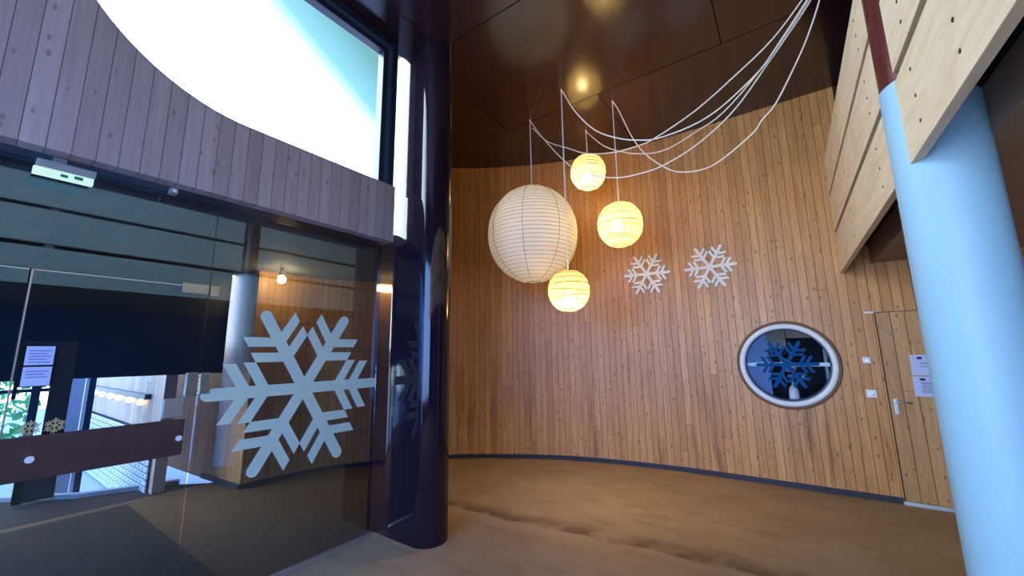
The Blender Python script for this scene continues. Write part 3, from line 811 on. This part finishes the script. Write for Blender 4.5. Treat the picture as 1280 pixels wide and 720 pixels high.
# notice board fixed to the back of the glass leaf
NX = GX - .006
nb = empty('notice_board', (NX - .02, .32, 1.2), 'brown framed notice board on the back of the glass door, behind two papers', 'notice board')
obj('stile', nbox(NX - .035, NX - .001, .347, .425, 1.05, 1.70, bev=.003), M['board_brown'], nb)
obj('stile', nbox(NX - .035, NX - .001, .222, .236, 1.40, 1.70, bev=.003), M['board_brown'], nb)
obj('top_rail', nbox(NX - .035, NX - .001, .2365, .3465, 1.682, 1.70), M['board_brown'], nb)
obj('panel', nbox(NX - .03, NX - .02, .2365, .3465, 1.46, 1.6815), M['navy_mid'], nb)
for k, (z1, lab) in enumerate(((1.672, 'upper of two pale printed sheets stuck on the glass door above the push bar'), (1.564, 'lower of two pale printed sheets stuck on the glass door above the push bar'))):
    pt = tag(obj('paper_notice', nbox(GX + .0055, GX + .0068, .240, .340, z1 - .098, z1), M['paper']), lab, 'notice')
    b = bmesh.new()
    for i in range(5 if k == 0 else 3): box(b, GX + .00681, GX + .0074, .252, .328 - .012 * (i % 2), z1 - .026 - i * .015, z1 - .020 - i * .015)
    obj('print', b, M['ink'], pt)
for yy, zz, lab in ((.300, 1.250, 'straw coloured wooden snowflake behind the push bar, below the two papers'), (.385, 1.252, 'straw coloured wooden snowflake behind the push bar, on the outer stile of the notice board')):
    o = obj('snowflake', snow_mesh(.042, .006, PI / 6), M['snow_gold']); o.location = (GX + .006, yy, zz); o.rotation_euler = (0, 0, PI / 2)
    tag(o, lab, 'snowflake', 'straw coloured snowflakes')

tag(obj('door_frame', nbox(.395, .432, 7.55, 7.599, 1.0, 1.60), M['white_plastic']), 'white upright frame strip in the porthole room, near the right rim', 'frame')
# things in the room behind the porthole
bt = empty('spray_bottle', (-.02, 6.28, .93), 'small white bottle with a thin neck behind the porthole pane', 'bottle')
obj('body', lathe(bmesh.new(), [(0, .93), (.052, .93), (.056, .95), (.054, 1.08), (.035, 1.13), (.014, 1.16), (.0, 1.16)], -.02, 6.28, 32), M['white_plastic'], bt, True)
obj('neck', lathe(bmesh.new(), [(0, 1.161), (.012, 1.161), (.010, 1.25), (0, 1.25)], -.02, 6.28, 16), M['white_plastic'], bt, True)
obj('head', nbox(-.065, .025, 6.268, 6.292, 1.2505, 1.285, bev=.006), M['ink'], bt)
sh = empty('shelf', (-.05, 6.35, .0), 'plain dark shelf unit just behind the porthole', 'shelf')
obj('top', nbox(-.5, .45, 6.16, 6.42, .90, .929), M['dark_brown'], sh)
for x in (-.48, .40): obj('side', nbox(x, x + .03, 6.16, 6.42, .0, .899), M['dark_brown'], sh)
tag(obj('wall_card', nbox(-.30, -.05, 7.585, 7.599, 1.62, 1.98), M['cream']), 'cream card high on the wall inside the porthole room', 'card')
tag(obj('wall_panel', nbox(-.04, .75, 7.585, 7.599, 1.78, 2.30), M['ply']), 'tan panel high on the wall inside the porthole room, right of the cream card', 'panel')

# ------------------------------------------------------------------ light
W = bpy.data.worlds.new('World'); S.world = W; W.use_nodes = True
t = W.node_tree; t.nodes.clear()
class WT(NT):
    def __init__(self): self.t = t
w_ = WT(); out = t.nodes.new('ShaderNodeOutputWorld'); bg = t.nodes.new('ShaderNodeBackground'); t.links.new(bg.outputs[0], out.inputs[0])
gen = w_.coord('Generated'); dx, dy, dz = w_.sep(gen)
# sky brightness falls away from the hazy sun out to the left, towards blue and then a pale green
v = w_.math('ADD', w_.math('ADD', w_.math('MULTIPLY', dx, -2.315), w_.math('MULTIPLY', dy, -1.108)), w_.math('ADD', w_.math('MULTIPLY', dz, -1.91), .594))
sky = w_.ramp(w_.math('MULTIPLY', v, .6), [(.17, (.22, .34, .20)), (.28, (.20, .50, .56)), (.40, (.34, .78, 1.0)), (.53, (1.9, 2.4, 2.7)), (.70, (7.0, 8.4, 9.6)), (1.0, (10, 12, 14))])
blue = w_.ramp(w_.math('ADD', w_.math('MULTIPLY', dz, .5), .5), [(.35, (1.3, 1.9, 3.5)), (.5, (2.6, 4.9, 11.5)), (.9, (2.2, 5.0, 15.0))])  # blue strengthened as fill through the added opening behind the camera
west = w_.smooth(dx, .15, -.45)
w_.put(bg.inputs[0], w_.mix(w_.smooth(w_.math('MULTIPLY', dx, -1.0), -.1, .4), blue, sky)); bg.inputs[1].default_value = 1.0

def portal(loc, rot, sx, sy):
    l = bpy.data.lights.new('portal', 'AREA'); l.shape = 'RECTANGLE'; l.size = sx; l.size_y = sy; l.cycles.is_portal = True
    o = bpy.data.objects.new('portal', l); C.objects.link(o); o.location = loc; o.rotation_euler = rot; return o
portal((-3.20, 1.1, 4.0), (0, -PI / 2, 0), 1.7, 2.5)          # upper window
portal((-.5, -3.80, 2.2), (PI / 2, 0, 0), 4.8, 3.4)        # opening added behind the camera for blue fill
portal((-6.40, .9, .7), (0, -PI / 2, 0), 1.4, 2.4)            # vestibule opening

# ------------------------------------------------------------------ camera
cam = bpy.data.cameras.new('camera'); co = bpy.data.objects.new('camera', cam); C.objects.link(co)
cam.sensor_fit = 'HORIZONTAL'; cam.sensor_width = 36; cam.lens = 36 * 490 / 1280
cam.clip_start = .05; cam.clip_end = 200
right = Vector((.8184, .5745, -.01346)); upv = Vector((.1057, -.1273, .9862)); fwd = Vector((-.5648, .8085, .1649))
right.normalize(); fwd = (fwd - right * fwd.dot(right)).normalized(); upv = right.cross(fwd)
m = Matrix((right, upv, -fwd)).transposed().to_4x4(); m.translation = (0, 0, 1.6); co.matrix_world = m
S.camera = co

S.view_settings.view_transform = 'Standard'; S.view_settings.look = 'None'; S.view_settings.gamma = 1.0
S.view_settings.use_curve_mapping = False; S.view_settings.exposure = 0.22
S.cycles.use_denoising = True; S.cycles.max_bounces = 10; S.cycles.diffuse_bounces = 5; S.cycles.transparent_max_bounces = 24
S.cycles.sample_clamp_indirect = 8; S.cycles.use_light_tree = True
